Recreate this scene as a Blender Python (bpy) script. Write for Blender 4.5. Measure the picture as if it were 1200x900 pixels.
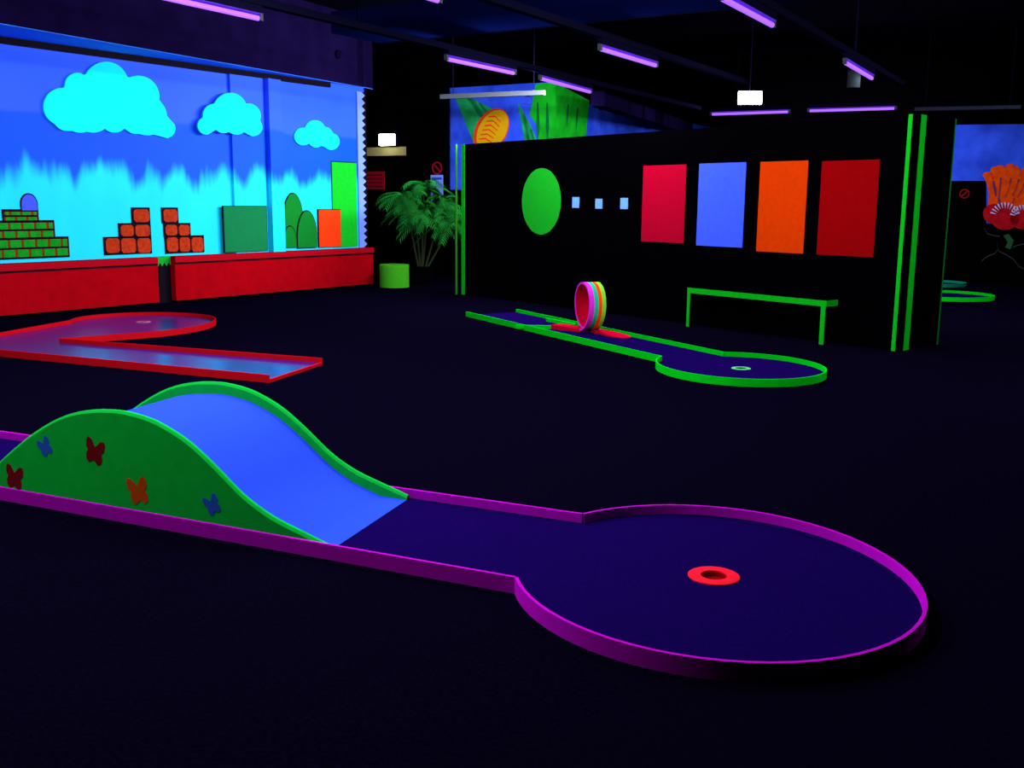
import bpy, bmesh, math, random
import numpy as np
from mathutils import Vector, Matrix
random.seed(7)
for o in list(bpy.data.objects): bpy.data.objects.remove(o, do_unlink=True)
S = bpy.context.scene; C = S.collection

# ------------------------------------------------------------------ camera
F, H, PITCH, ROLL = 1190.0, 1.45, 0.177, 0.009
cp, sp = math.cos(PITCH), math.sin(PITCH)
FW = Vector((0, cp, -sp)); R0 = Vector((1, 0, 0)); U0 = R0.cross(FW)
RT = R0 * math.cos(ROLL) + U0 * math.sin(ROLL)
UP = -R0 * math.sin(ROLL) + U0 * math.cos(ROLL)
EYE = Vector((0, 0, H))
cam = bpy.data.cameras.new('camera'); cam_o = bpy.data.objects.new('camera', cam); C.objects.link(cam_o)
cam.sensor_fit = 'HORIZONTAL'; cam.sensor_width = 36.0; cam.lens = F * 36.0 / 1200.0
cam.clip_start = 0.05; cam.clip_end = 200
m3 = Matrix((RT, UP, -FW)).transposed()
cam_o.matrix_world = Matrix.Translation(EYE) @ m3.to_4x4()
S.camera = cam_o

# ------------------------------------------------------------------ world, exposure
w = bpy.data.worlds.new('world'); S.world = w; w.use_nodes = True
w.node_tree.nodes['Background'].inputs[0].default_value = (0.10, 0.04, 0.5, 1)
w.node_tree.nodes['Background'].inputs[1].default_value = 0.002
S.view_settings.view_transform = 'Standard'; S.view_settings.look = 'None'
S.view_settings.exposure = 0.0; S.view_settings.gamma = 1.0; S.view_settings.use_curve_mapping = False
LAMP_COLOR = (0.80, 0.76, 1.0)      # output of the ultraviolet lamps as the fluorescent paints see it
LAMP_WATT = 52.0

# ------------------------------------------------------------------ helpers
def ray(x, y): return FW + RT * ((x - 600) / F) - UP * ((y - 450) / F)
def gp(x, y, z=0.0):
    d = ray(x, y); return EYE + d * ((z - H) / d.z)
def onplane(x, y, p0, n):
    d = ray(x, y); return EYE + d * ((Vector(p0) - EYE).dot(n) / d.dot(n))
def lin(c):
    def f(v):
        v /= 255.0
        return v / 12.92 if v <= 0.04045 else ((v + 0.055) / 1.055) ** 2.4
    return tuple(f(v) for v in c)

MATS = {}
def mat(name, rgb, rough=0.85, spec=0.0, vary=0.06, scale=18.0, emit=0.0, bump=0.0, tint=None):
    """paint with a slight procedural unevenness"""
    if name in MATS: return MATS[name]
    m = bpy.data.materials.new(name); m.use_nodes = True; MATS[name] = m
    nt = m.node_tree; b = nt.nodes['Principled BSDF']
    col = lin(rgb) if max(rgb) > 1.0 else rgb
    tc = nt.nodes.new('ShaderNodeTexCoord'); no = nt.nodes.new('ShaderNodeTexNoise')
    no.inputs['Scale'].default_value = scale; no.inputs['Detail'].default_value = 4
    nt.links.new(tc.outputs['Object'], no.inputs['Vector'])
    rp = nt.nodes.new('ShaderNodeValToRGB')
    rp.color_ramp.elements[0].position = 0.3; rp.color_ramp.elements[1].position = 0.7
    rp.color_ramp.elements[0].color = tuple(c * (1 - vary) for c in col) + (1,)
    rp.color_ramp.elements[1].color = tuple(min(1, c * (1 + vary)) for c in col) + (1,)
    nt.links.new(no.outputs['Fac'], rp.inputs['Fac'])
    nt.links.new(rp.outputs['Color'], b.inputs['Base Color'])
    b.inputs['Roughness'].default_value = rough
    b.inputs['Specular IOR Level'].default_value = spec
    if tint: b.inputs['Specular Tint'].default_value = tint + (1,)
    if emit:
        b.inputs['Emission Color'].default_value = col + (1,); b.inputs['Emission Strength'].default_value = emit
    if bump:
        n2 = nt.nodes.new('ShaderNodeTexNoise'); n2.inputs['Scale'].default_value = 260; n2.inputs['Detail'].default_value = 2
        nt.links.new(tc.outputs['Object'], n2.inputs['Vector'])
        bp = nt.nodes.new('ShaderNodeBump'); bp.inputs['Strength'].default_value = bump; bp.inputs['Distance'].default_value = 0.004
        nt.links.new(n2.outputs['Fac'], bp.inputs['Height']); nt.links.new(bp.outputs['Normal'], b.inputs['Normal'])
    return m

class MB:
    """collects shapes into one mesh"""
    def __init__(s): s.v = []; s.f = []
    def add(s, vs, fs):
        o = len(s.v); s.v += [tuple(p) for p in vs]; s.f += [tuple(i + o for i in f) for f in fs]; return s
    def box(s, c, h, ax=(1, 0, 0), ay=(0, 1, 0), az=(0, 0, 1)):
        c, ax, ay, az = Vector(c), Vector(ax), Vector(ay), Vector(az)
        vs = [c + ax * (h[0] * i) + ay * (h[1] * j) + az * (h[2] * k) for i in (-1, 1) for j in (-1, 1) for k in (-1, 1)]
        return s.add(vs, [(0, 1, 3, 2), (4, 6, 7, 5), (0, 4, 5, 1), (2, 3, 7, 6), (0, 2, 6, 4), (1, 5, 7, 3)])
    def hexa(s, lo, hi):
        n = len(lo)
        fs = [tuple(range(n))[::-1], tuple(range(n, 2 * n))] + [(i, (i + 1) % n, n + (i + 1) % n, n + i) for i in range(n)]
        return s.add(list(lo) + list(hi), fs)
    def prism(s, poly, off):
        """closed polygon of points, swept by off"""
        off = Vector(off); return s.hexa([Vector(p) for p in poly], [Vector(p) + off for p in poly])
    def tube(s, pts, r, n=8, cap=True):
        pts = [Vector(p) for p in pts]; rs = r if isinstance(r, (list, tuple)) else [r] * len(pts)
        rings = []
        for i, p in enumerate(pts):
            t = (pts[min(i + 1, len(pts) - 1)] - pts[max(i - 1, 0)]).normalized()
            a = t.cross(Vector((0, 0, 1)))
            if a.length < 1e-3: a = Vector((1, 0, 0))
            a.normalize(); b = t.cross(a)
            rings.append([p + (a * math.cos(2 * math.pi * k / n) + b * math.sin(2 * math.pi * k / n)) * rs[i] for k in range(n)])
        vs = [q for rg in rings for q in rg]; fs = []
        for i in range(len(pts) - 1):
            for k in range(n):
                k2 = (k + 1) % n; fs.append((i * n + k, i * n + k2, (i + 1) * n + k2, (i + 1) * n + k))
        if cap: fs += [tuple(range(n))[::-1], tuple((len(pts) - 1) * n + k for k in range(n))]
        return s.add(vs, fs)
    def wallpath(s, pts, thick, z0, z1, closed=False):
        """upright band following a ground path; thickness grows to the left of the path"""
        pts = [Vector((p[0], p[1], 0)) for p in pts]; n = len(pts); L = []
        for i in range(n):
            a = pts[(i - 1) % n] if (closed or i > 0) else None; b = pts[(i + 1) % n] if (closed or i < n - 1) else None
            ds = []
            if a is not None: ds.append((pts[i] - a).normalized())
            if b is not None: ds.append((b - pts[i]).normalized())
            ns = [Vector((-d.y, d.x, 0)) for d in ds]; nn = sum(ns, Vector()).normalized()
            k = 1.0 / max(0.5, nn.dot(ns[0])); L.append(pts[i] + nn * thick * k)
        vs = []
        for i in range(n):
            vs += [pts[i] + Vector((0, 0, z0)), L[i] + Vector((0, 0, z0)), L[i] + Vector((0, 0, z1)), pts[i] + Vector((0, 0, z1))]
        fs = []
        for i in range(n if closed else n - 1):
            j = (i + 1) % n
            for k in range(4):
                k2 = (k + 1) % 4; fs.append((i * 4 + k, i * 4 + k2, j * 4 + k2, j * 4 + k))
        if not closed: fs += [(0, 1, 2, 3), tuple((n - 1) * 4 + k for k in (3, 2, 1, 0))]
        return s.add(vs, fs)
    def build(s, name, m, parent=None, smooth=False, base=None, bevel=0.0):
        me = bpy.data.meshes.new(name)
        o0 = Vector(base) if base is not None else (Vector(parent['_o']) if parent is not None and '_o' in parent else Vector((0, 0, 0)))
        me.from_pydata([tuple(Vector(p) - o0) for p in s.v], [], s.f)
        bm = bmesh.new(); bm.from_mesh(me); bmesh.ops.recalc_face_normals(bm, faces=bm.faces)
        bm.to_mesh(me); bm.free()
        me.materials.append(m)
        if smooth:
            for p in me.polygons: p.use_smooth = True
            me.set_sharp_from_angle(angle=math.radians(40))
        o = bpy.data.objects.new(name, me); C.objects.link(o)
        if parent is not None:
            o.parent = parent; o['_o'] = tuple(o0)      # sub-parts built under this part use the same origin
        else: o.location = o0
        if bevel:
            bv = o.modifiers.new('bevel', 'BEVEL'); bv.width = bevel; bv.segments = 2; bv.limit_method = 'ANGLE'
        return o
def tag(o, label=None, cat=None, group=None, kind=None):
    if label: o['label'] = label
    if cat: o['category'] = cat
    if group: o['group'] = group
    if kind: o['kind'] = kind
    return o
def thing(name, base, label, cat, group=None):
    """Empty at the base of a thing; its parts are built in world coordinates and shifted"""
    o = bpy.data.objects.new(name, None); C.objects.link(o); o.empty_display_size = 0.1
    o.location = base; o['_o'] = tuple(base)
    return tag(o, label, cat, group)
class Frame:
    """a wall: s along it, d out of it, h up"""
    def __init__(s, p, u, n): s.p = Vector((p[0], p[1], 0)); s.u = Vector((u[0], u[1], 0)).normalized(); s.n = Vector((n[0], n[1], 0)).normalized()
    def at(s, a, d, h): return s.p + s.u * a + s.n * d + Vector((0, 0, h))
    def px(s, x, y, d=0.0):
        q = onplane(x, y, s.p + s.n * d, s.n) - s.p; return (q.dot(s.u), q.z)
    def rect(s, x0, y0, x1, y1):
        xm, ym = (x0 + x1) / 2, (y0 + y1) / 2
        return s.px(x0, ym)[0], s.px(xm, y1)[1], s.px(x1, ym)[0], s.px(xm, y0)[1]
    def slab(s, mb, r, d0, d1):
        a0, h0, a1, h1 = r
        return mb.prism([s.at(a0, d0, h0), s.at(a1, d0, h0), s.at(a1, d0, h1), s.at(a0, d0, h1)], s.n * (d1 - d0))
    def flat(s, mb, poly, d0, d1): return mb.prism([s.at(a, d0, h) for a, h in poly], s.n * (d1 - d0))
    def fpx(s, mb, poly, d0, d1): return s.flat(mb, [s.px(x, y) for x, y in poly], d0, d1)

TH = math.radians(30.8)
U = Vector((math.sin(TH), math.cos(TH), 0)); V = Vector((math.cos(TH), -math.sin(TH), 0)); Z = Vector((0, 0, 1))

# ------------------------------------------------------------------ materials
BLACK = mat('black_paint', (0.0008, 0.0008, 0.0013), 0.9, 0.0)
BLACKWALL = mat('black_wall', (0.0005, 0.0005, 0.0009), 0.9, 0.0)
FLOOR = mat('floor_carpet', (0.0015, 0.0009, 0.0050), 0.95, 0.0, 0.35, 60.0)
CEIL = mat('ceiling_black', (0.0022, 0.0018, 0.006), 0.9, 0.0)
NAVY = mat('bulkhead_navy', (0.0065, 0.003, 0.028), 0.85, 0.0, 0.2, 3.0)
CARPET = mat('lane_carpet', (0.0058, 0.0009, 0.052), 0.8, 0.0, 0.25, 120.0, bump=0.25, tint=(0.1, 0.15, 1.0))
CARPET_B = mat('lane_carpet_glossy', (0.010, 0.006, 0.14), 0.2, 0.22, 0.25, 90.0, bump=0.06, tint=(0.02, 0.08, 1.0))
PURPLE = mat('fluorescent_purple', (0.50, 0.003, 0.46))
GREEN = mat('fluorescent_green', (0.0, 0.62, 0.008))
BGREEN = mat('bridge_green', (0.004, 0.50, 0.035))
RED = mat('fluorescent_red', (0.52, 0.004, 0.008))
HOTRED = mat('cup_red', (1.0, 0.012, 0.03))
BLUEDECK = mat('deck_blue', (0.022, 0.072, 0.80), 0.9, 0.0, 0.03)
TRIM = mat('trim_green', (0.004, 0.55, 0.01))
DGREY = mat('track_grey', (0.004, 0.004, 0.016))
WHITEM = mat('batten_white', (0.08, 0.10, 0.10))
TUBE = mat('violet_tube', (0.34, 0.11, 1.0), 0.4, 0.0, 0.02, 5.0, emit=1.3)
REFL = mat('violet_reflector_glow', (0.10, 0.03, 0.45), 0.4, 0.0, 0.02, 5.0, emit=0.5)  # tube light thrown back by the reflector, put in as a weak emission
LIT = mat('lit_diffuser', (0.86, 1.0, 0.84), 0.5, 0.0, 0.02, 5.0, emit=22.0)

# ------------------------------------------------------------------ floor and ceiling
o = MB().box((4, 14, -0.05), (26, 26, 0.05)).build('floor', FLOOR, base=(4, 14, 0)); tag(o, 'dark indigo carpeted floor of the hall', kind='structure')
o = MB().box((4, 14, 4.55), (26, 26, 0.05)).build('ceiling', CEIL, base=(4, 14, 4.5)); tag(o, 'black ceiling of the hall', kind='structure')

# ------------------------------------------------------------------ mural wall
W0, W1 = gp(0, 371.4), gp(429.5, 333.8)
wu = (W1 - W0).normalized(); MW = Frame(W0, wu, (wu.y, -wu.x))
S_END = MW.px(429.5, 300)[0]; S_L = -7.0; TOP = 3.27
def mural_material():
    m = bpy.data.materials.new('painted_sky'); m.use_nodes = True; nt = m.node_tree; N = nt.nodes; L = nt.links
    b = N['Principled BSDF']; b.inputs['Roughness'].default_value = 0.6; b.inputs['Specular IOR Level'].default_value = 0.1
    tc = N.new('ShaderNodeTexCoord'); sx = N.new('ShaderNodeSeparateXYZ'); L.new(tc.outputs['Object'], sx.inputs[0])
    def noise(vx, vz, det, seed):
        cb = N.new('ShaderNodeCombineXYZ')
        for k, sc in ((0, vx), (2, vz)):
            mm = N.new('ShaderNodeMath'); mm.operation = 'MULTIPLY'; mm.inputs[1].default_value = sc
            L.new(sx.outputs[k], mm.inputs[0]); L.new(mm.outputs[0], cb.inputs[k])
        cb.inputs[1].default_value = seed
        n = N.new('ShaderNodeTexNoise'); n.inputs['Scale'].default_value = 1; n.inputs['Detail'].default_value = det
        L.new(cb.outputs[0], n.inputs['Vector']); return n.outputs['Fac']
    def edge(h, amp, soft, fac):
        a = N.new('ShaderNodeMath'); a.operation = 'MULTIPLY_ADD'; a.inputs[1].default_value = amp; a.inputs[2].default_value = -0.5 * amp - h
        L.new(fac, a.inputs[0])
        c = N.new('ShaderNodeMath'); c.operation = 'ADD'; L.new(a.outputs[0], c.inputs[0]); L.new(sx.outputs[2], c.inputs[1])
        r = N.new('ShaderNodeMapRange'); r.interpolation_type = 'SMOOTHSTEP'; r.inputs[1].default_value = -soft; r.inputs[2].default_value = soft
        L.new(c.outputs[0], r.inputs[0]); return r.outputs[0]
    def mix(f, A, B):
        x = N.new('ShaderNodeMix'); x.data_type = 'RGBA'; L.new(f, x.inputs['Factor'])
        for k, q in (('A', A), ('B', B)):
            s = [i for i in x.inputs if i.name == k and i.type == 'RGBA'][0]
            if isinstance(q, tuple): s.default_value = q + (1,)
            else: L.new(q, s)
        return [i for i in x.outputs if i.type == 'RGBA'][0]
    low = mix(noise(2.5, 0.8, 4, 3.0), (0.006, 0.66, 0.92), (0.010, 0.84, 1.0))
    mid = mix(noise(1.2, 1.2, 3, 5.0), (0.002, 0.075, 0.76), (0.003, 0.10, 0.90))
    up = mix(noise(0.9, 0.9, 3, 9.0), (0.016, 0.100, 0.95), (0.034, 0.135, 1.0))
    c1 = mix(edge(1.76, 1.15, 0.16, noise(3.0, 0.45, 6, 1.0)), low, mid)
    c2 = mix(edge(2.5, 0.16, 0.04, noise(1.1, 0.3, 2, 7.0)), c1, up)
    L.new(c2, b.inputs['Base Color']); return m
SKY = mural_material()
def wall_obj(fr, mb, name, m, **k):
    """mesh kept in the wall's own axes so that its texture follows the wall"""
    mx = Matrix((fr.u, -fr.n, Z)).transposed().to_4x4(); mx.translation = fr.p; inv = mx.inverted()
    mb.v = [tuple(inv @ Vector(p)) for p in mb.v]
    o = mb.build(name, m, **k)
    if o.parent is None: o.matrix_world = mx
    return o
wall_left = wall_obj(MW, MW.slab(MB(), (S_L, 0, S_END, 4.5), -0.2, 0), 'wall_left', SKY)
tag(wall_left, 'long wall painted with a blue and cyan sky', kind='structure')
def wl(name, mb, m, label=None):
    o = wall_obj(MW, mb, name, m, parent=wall_left); tag(o, label); return o
sP = lambda x, y=200: MW.px(x, y)[0]
wl('pilaster', MW.slab(MB(), (sP(271), 0.1, sP(309), TOP), 0, 0.05), SKY)
wl('pilaster', MW.slab(MB(), (sP(310.5), 0.1, sP(325), TOP), 0, 0.14), SKY)
REDP = mat('painted_red_ground', (0.36, 0.0012, 0.005), 0.85, 0.0, 0.12, 9.0)
REDL = mat('painted_red_ledge', (0.40, 0.003, 0.010))
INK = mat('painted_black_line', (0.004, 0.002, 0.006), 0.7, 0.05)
RT_ = 0.655; g0, g1 = sP(177.5, 330), sP(197.5, 330)
for a, b in ((S_L, g0), (g1, S_END)):
    wl('red_plinth', MW.slab(MB(), (a, 0.03, b, RT_), 0, 0.16), REDP)
    wl('plinth_ledge', MW.slab(MB(), (a, RT_ - 0.085, b, RT_), 0.16, 0.18), REDL)
    wl('ledge_line', MW.slab(MB(), (a, RT_ - 0.11, b, RT_ - 0.085), 0.16, 0.17), INK)
wl('painted_pit', MW.slab(MB(), (g0, 0, g1, 0.60), 0, 0.06), INK)
gr = [(g0, 0.53)] + [(g0 + (g1 - g0) * k / 8, 0.52 + (0.05 if k % 2 else 0.0)) for k in range(1, 8)] + [(g1, 0.53), (g1, 0.66), (g0, 0.66)]
wl('painted_grass', MW.flat(MB(), gr, 0.06, 0.07), mat('painted_grass_green', (0.01, 0.40, 0.03)))
# brick pyramid
PG = mat('painted_brick_green', (0.006, 0.30, 0.014), 0.85, 0.0, 0.2); PB = mat('painted_brick_joint', (0.22, 0.035, 0.004))
PO = mat('painted_block_orange', (0.42, 0.035, 0.008), 0.85, 0.0, 0.3, 25.0)
for (x0, x1, y0, y1, nb) in ((-32, 79, 280, 302.5, 7), (-14, 62, 260, 279.5, 5), (4, 43, 247, 259.5, 3)):
    r = MW.rect(x0, y0, x1, y1); wl('brick_backing', MW.slab(MB(), (r[0] - 0.02, r[1] - 0.01, r[2] + 0.02, r[3] + 0.02), 0, 0.012), INK)
    a0, h0, a1, h1 = r; rh = (h1 - h0) / 2
    for k in range(2):
        wl('brick_joint', MW.slab(MB(), (a0, h0 + k * rh + 0.012, a1, h0 + (k + 1) * rh - 0.012), 0.012, 0.018), PB)
        bw = (a1 - a0) / nb; sh = 0.5 * bw if k else 0.0
        for j in range(nb + (1 if k else 0)):
            b0, b1 = max(a0, a0 + j * bw - sh), min(a1, a0 + (j + 1) * bw - sh)
            wl('brick', MW.slab(MB(), (b0 + 0.016, h0 + k * rh + 0.014, b1 - 0.018, h0 + (k + 1) * rh - 0.014), 0.018, 0.026), PG)
for (rows) in (((278, 297.5, (122, 140, 159, 176.5)), (262.3, 278, (139.3, 156.5, 175.5)), (244, 261.5, (154.5, 174.5))),
               ((277, 296, (193.6, 208.5, 222.5, 238)), (262.3, 277, (192, 207.5, 222)), (244, 261.3, (189.6, 207.6)))):
    for y0, y1, xs in rows:
        r = MW.rect(xs[0], y0, xs[-1], y1); wl('block_backing', MW.slab(MB(), (r[0] - 0.012, r[1] - 0.005, r[2] + 0.012, r[3] + 0.012), 0, 0.012), INK)
        for a, b in zip(xs[:-1], xs[1:]):
            q = MW.rect(a, y0, b, y1); e = 0.014
            a0, h0, a1, h1 = q[0] + e, q[1] + e, q[2] - e, q[3] - e; c = 0.03
            wl('block', MW.flat(MB(), [(a0 + c, h0), (a1 - c, h0), (a1, h0 + c), (a1, h1 - c), (a1 - c, h1), (a0 + c, h1), (a0, h1 - c), (a0, h0 + c)], 0.012, 0.026), PO)
def arch(fr, x0, x1, ytop, ybot, sq=1.0, n=16):
    a0, h0, a1, h1 = fr.rect(x0, ytop, x1, ybot); r = (a1 - a0) / 2; c = (a0 + a1) / 2; rv = min(r * sq, h1 - h0)
    return [(a0, h0), (a1, h0)] + [(c + r * math.cos(math.pi * k / n), h1 - rv + rv * math.sin(math.pi * k / n)) for k in range(n + 1)]
def outlined(poly, m, d, name, grow=0.018):
    ca = sum(p[0] for p in poly) / len(poly); ch = sum(p[1] for p in poly) / len(poly); lo = min(p[1] for p in poly)
    big = []
    for a, h in poly:
        v = Vector((a - ca, h - ch)); v = v + v.normalized() * grow; big.append((ca + v.x, max(lo, ch + v.y)))
    wl('painted_outline', MW.flat(MB(), big, 0 if d < 0.03 else d - 0.02, d), INK)
    return wl(name, MW.flat(MB(), poly, d, d + 0.008), m)
BD = mat('painted_dome_blue', (0.06, 0.11, 0.75))
outlined(arch(MW, 24.5, 42.5, 228, 246.5, 1.2), BD, 0.008, 'painted_dome')
HG = mat('painted_hill_green', (0.006, 0.22, 0.02)); PGR = mat('painted_panel_green', (0.008, 0.55, 0.02)); POR = mat('painted_panel_orange', (1.0, 0.055, 0.006))
outlined(arch(MW, 332.5, 354, 227, 290, 2.0), HG, 0.010, 'painted_hill')
outlined(arch(MW, 332.5, 345, 265.5, 290, 1.6), HG, 0.020, 'painted_hill')
outlined(arch(MW, 347, 369.5, 247.5, 290, 2.0), HG, 0.030, 'painted_hill')
def rpoly(fr, x0, y0, x1, y1):
    a0, h0, a1, h1 = fr.rect(x0, y0, x1, y1); return [(a0, h0), (a1, h0), (a1, h1), (a0, h1)]
outlined(rpoly(MW, 389, 190.5, 417.5, 289), PGR, 0.010, 'painted_panel')
outlined(rpoly(MW, 372.5, 246, 398, 289), POR, 0.022, 'painted_panel')
outlined(rpoly(MW, 259, 242, 309, 294.5), mat('painted_box_green', (0.008, 0.20, 0.055)), 0.07, 'painted_green_box')
# zigzag edging at the end of the mural
ht = np.linspace(RT_, TOP, 45); ze = []
sa, sb, sc = sP(418.5), sP(423.5), sP(427.5)
for k, h in enumerate(ht): ze.append((sc if k % 2 else sb, float(h)))
wl('zigzag_edging', MW.flat(MB(), [(sa, RT_)] + ze + [(sa, TOP)], 0.01, 0.03), mat('edging_pale_blue', (0.20, 0.34, 1.0)))
wl('edge_board', MW.slab(MB(), (sb, RT_, S_END + 0.04, TOP), 0, 0.009), INK)
wl('shadow_strip', MW.slab(MB(), (S_L, TOP, sP(385, 100), 3.36), 0, 0.05), INK)  # black strip standing for the shadow in the gap below the bulkhead
# clouds: cut-outs fixed to the wall
CLOUD = mat('cloud_cyan', (0.008, 1.0, 0.90), 0.85, 0.0, 0.05, 6.0)
def cloud(circles, c, d, label):
    poly = []
    for k in range(120):
        t = 2 * math.pi * k / 120; u = Vector((math.cos(t), math.sin(t))); best = 0
        for x, y, r in circles:
            v = Vector((x - c[0], y - c[1])); b = v.dot(u); q = b * b - v.length_squared + r * r
            if q >= 0: best = max(best, b + math.sqrt(q))
        poly.append((c[0] + u.x * best, c[1] + u.y * best))
    mb = MW.fpx(MB(), poly, d + 0.004, d + 0.034)
    bs = sum((Vector(p) for p in mb.v), Vector()) / len(mb.v)
    mx = Matrix((MW.u, -MW.n, Z)).transposed().to_4x4(); mx.translation = bs; inv = mx.inverted(); mb.v = [tuple(inv @ Vector(p)) for p in mb.v]
    o = mb.build('cloud_cutout', CLOUD); o.matrix_world = mx
    tag(o, label, 'cloud', 'cloud cut-outs on the mural wall')
q4 = lambda L, ox=0: [(ox + x / 4, y / 4, r / 4) for x, y, r in L]
cloud(q4([(285, 500, 88), (430, 530, 92), (560, 500, 105), (480, 480, 110), (355, 400, 58), (490, 395, 105), (640, 455, 100), (685, 545, 90), (770, 603, 46), (530, 560, 62), (630, 560, 68), (370, 545, 78), (310, 545, 70)]), (120, 124), 0.0, 'largest cyan cloud cut-out, above the brick pyramid')
cloud(q4([(950, 590, 42), (985, 540, 52), (1060, 515, 78), (1145, 545, 58), (1168, 597, 42), (1090, 580, 52), (1030, 580, 45)]), (266, 138), 0.06, 'middle-sized cyan cloud cut-out beside the pilaster')
cloud(q4([(415, 640, 41), (470, 612, 48), (510, 640, 46), (546, 664, 39), (475, 655, 36)], 250), (368, 160), 0.0, 'smallest cyan cloud cut-out, nearest the zigzag edging')
# bulkhead above the mural
HB = 3.36
fr0, fr1 = gp(-260, -20, HB), gp(437, 104, HB); bk0 = MW.at(S_L, 0, HB); bk1 = MW.at(S_END + 0.06, 0, HB)
fd = (fr1 - gp(0, 27, HB)).normalized(); fr0 = gp(0, 27, HB) - fd * 7.5
lo = [fr0, fr1, bk1, bk0]; o = MB().hexa(lo, [p + Z * 1.14 for p in lo]).build('trim_1', NAVY); tag(o, 'dark navy bulkhead above the mural wall', kind='structure')
UND = mat('soffit_bounce_blue', (0.05, 0.24, 1.0), 0.85, 0.0, 0.1, 2.0)  # light bounced from the mural onto the underside is painted into this blue
lo2 = [p - Z * 0.012 for p in lo]
MB().hexa(lo2, [p - Z * 0.001 for p in lo]).build('soffit_panel', UND, parent=o)
dc = onplane(395, 64, fr0, Vector((fd.y, -fd.x, 0))); dn = Vector((fd.y, -fd.x, 0))
t = thing('dome_camera', dc, 'small dark dome camera on the navy bulkhead', 'camera')
MB().tube([dc, dc + dn * 0.05], 0.07, 14).build('mount', DGREY, t, True)
MB().tube([dc + dn * 0.05, dc + dn * 0.09, dc + dn * 0.12], [0.06, 0.05, 0.02], 14).build('dome', NAVY, t, True)

# ------------------------------------------------------------------ back walls
q = ray(527, 236); J0 = EYE + q * (20.0 / q.y); JT = 3.58
def meet(p, d, x):
    r_ = ray(x, 236); k = (p.y * r_.x - p.x * r_.y) / (d.x * r_.y - d.y * r_.x); return p + d * k
J1 = meet(J0, V, 652)
BW = Frame(J0, -V, -U)                       # dark wall between mural and jellyfish wall, s grows to the left
o = BW.slab(MB(), (-0.02, 0, 9.0, 4.5), -0.2, 0).build('wall_back', BLACKWALL); tag(o, 'black wall behind the potted palm', kind='structure')
SEA = mat('painted_sea_blue', (0.030, 0.095, 0.95), 0.85, 0.0, 0.4, 2.6)
JF = Frame(J0, (J1 - J0), (-(J0 - J1).y * -1, 0)); ju = (J1 - J0).copy(); ju.z = 0; ju.normalize()
JF = Frame(J0, ju, (ju.y, -ju.x)); JL = (J1 - J0).length
if JF.n.dot(-J0) < 0: JF.n = -JF.n
wb = JF.slab(MB(), (0, 0, JL, JT), -0.15, 0).build('wall_back_side', SEA); tag(wb, 'blue wall painted with a jellyfish', kind='structure')
J2 = meet(J1, U, 800); ku = (J2 - J1); ku.z = 0; ku.normalize(); KF = Frame(J1, ku, (ku.y, -ku.x))
if KF.n.dot(-J1) < 0: KF.n = -KF.n
wk = KF.slab(MB(), (0, 0, (J2 - J1).length + 2, 3.3), -0.15, 0).build('wall_far', SEA); tag(wk, 'blue wall receding behind the black partition', kind='structure')
JF.slab(MB(), (-0.01, 0, JL, 1.68), 0, 0.03).build('dark_base', BLACKWALL, wb)
JY = mat('painted_jelly_yellow', (0.75, 0.42, 0.004)); JR = mat('painted_jelly_red', (0.85, 0.05, 0.01)); JG = mat('painted_tentacle_green', (0.012, 0.36, 0.09), 0.85, 0.0, 0.35, 5.0)
KG = mat('painted_kelp_green', (0.008, 0.50, 0.015), 0.85, 0.0, 0.3, 3.0); KD = mat('painted_kelp_dark', (0.004, 0.16, 0.03))
def jpart(fr, root, name, poly, d, m): return fr.fpx(MB(), poly, d, d + 0.006).build(name, m, root)
for p in ([(532, 110), (556, 117), (570, 142), (562, 168), (556, 170)], [(546, 113), (563, 120), (574, 134), (566, 142)], [(560, 119), (578, 128), (584, 130), (573, 137)]):
    jpart(JF, wb, 'painted_tentacle', p, 0.0, JG)
def ell(cx, cy, a, b, rot, n=28):
    r = math.radians(rot); return [(cx + a * math.cos(t) * math.cos(r) - b * math.sin(t) * math.sin(r), cy + a * math.cos(t) * math.sin(r) + b * math.sin(t) * math.cos(r)) for t in [2 * math.pi * k / n for k in range(n)]]
jpart(JF, wb, 'painted_bell_rim', ell(576, 153, 28, 18.5, -62), 0.006, JR)
jpart(JF, wb, 'painted_bell', ell(577.5, 153, 26, 16, -62), 0.012, JY)
for k in range(6):
    x0, y0 = 562 + 3.2 * k * 0.7, 163 - 5.2 * k; x1, y1 = x0 + 15, y0 + 4 + 0.5 * k
    jpart(JF, wb, 'painted_rib', [(x0, y0 - .7), ((x0 + x1) / 2, y0 - 1.6), (x1, y1 - 0.5), (x1, y1 + 0.5), ((x0 + x1) / 2, y0 + 0.2), (x0, y0 + .8)], 0.018, JR)
for k in range(4):
    x0 = 607 + 3.2 * k; jpart(JF, wb, 'painted_frond', [(x0, 122 + 6 * k), (x0 + 2, 122 + 6 * k), (x0 + 12, 150 + 4 * k), (x0 + 15, 176), (x0 + 10, 176), (x0 + 5, 150)], 0.0, JG)
jpart(JF, wb, 'painted_kelp', [(628, 99), (653, 95), (653, 180), (628, 180), (632, 150), (621, 135)], 0.006, KG)
jpart(KF, wk, 'painted_kelp', [(651.5, 97), (690, 118), (684, 180), (651.5, 180)], 0.006, KG)
for x in (630, 641): jpart(JF, wb, 'painted_kelp_stroke', [(x, 120), (x + 1.6, 121), (x + 3, 150), (x + 1, 165), (x - 1, 150)], 0.013, KD)
for x, y in ((664, 122), (675, 126)): jpart(KF, wk, 'painted_kelp_stroke', [(x, y), (x + 2, y + 1), (x + 1, y + 14), (x - 1, y + 26), (x - 1.2, y + 10)], 0.013, KD)
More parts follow.
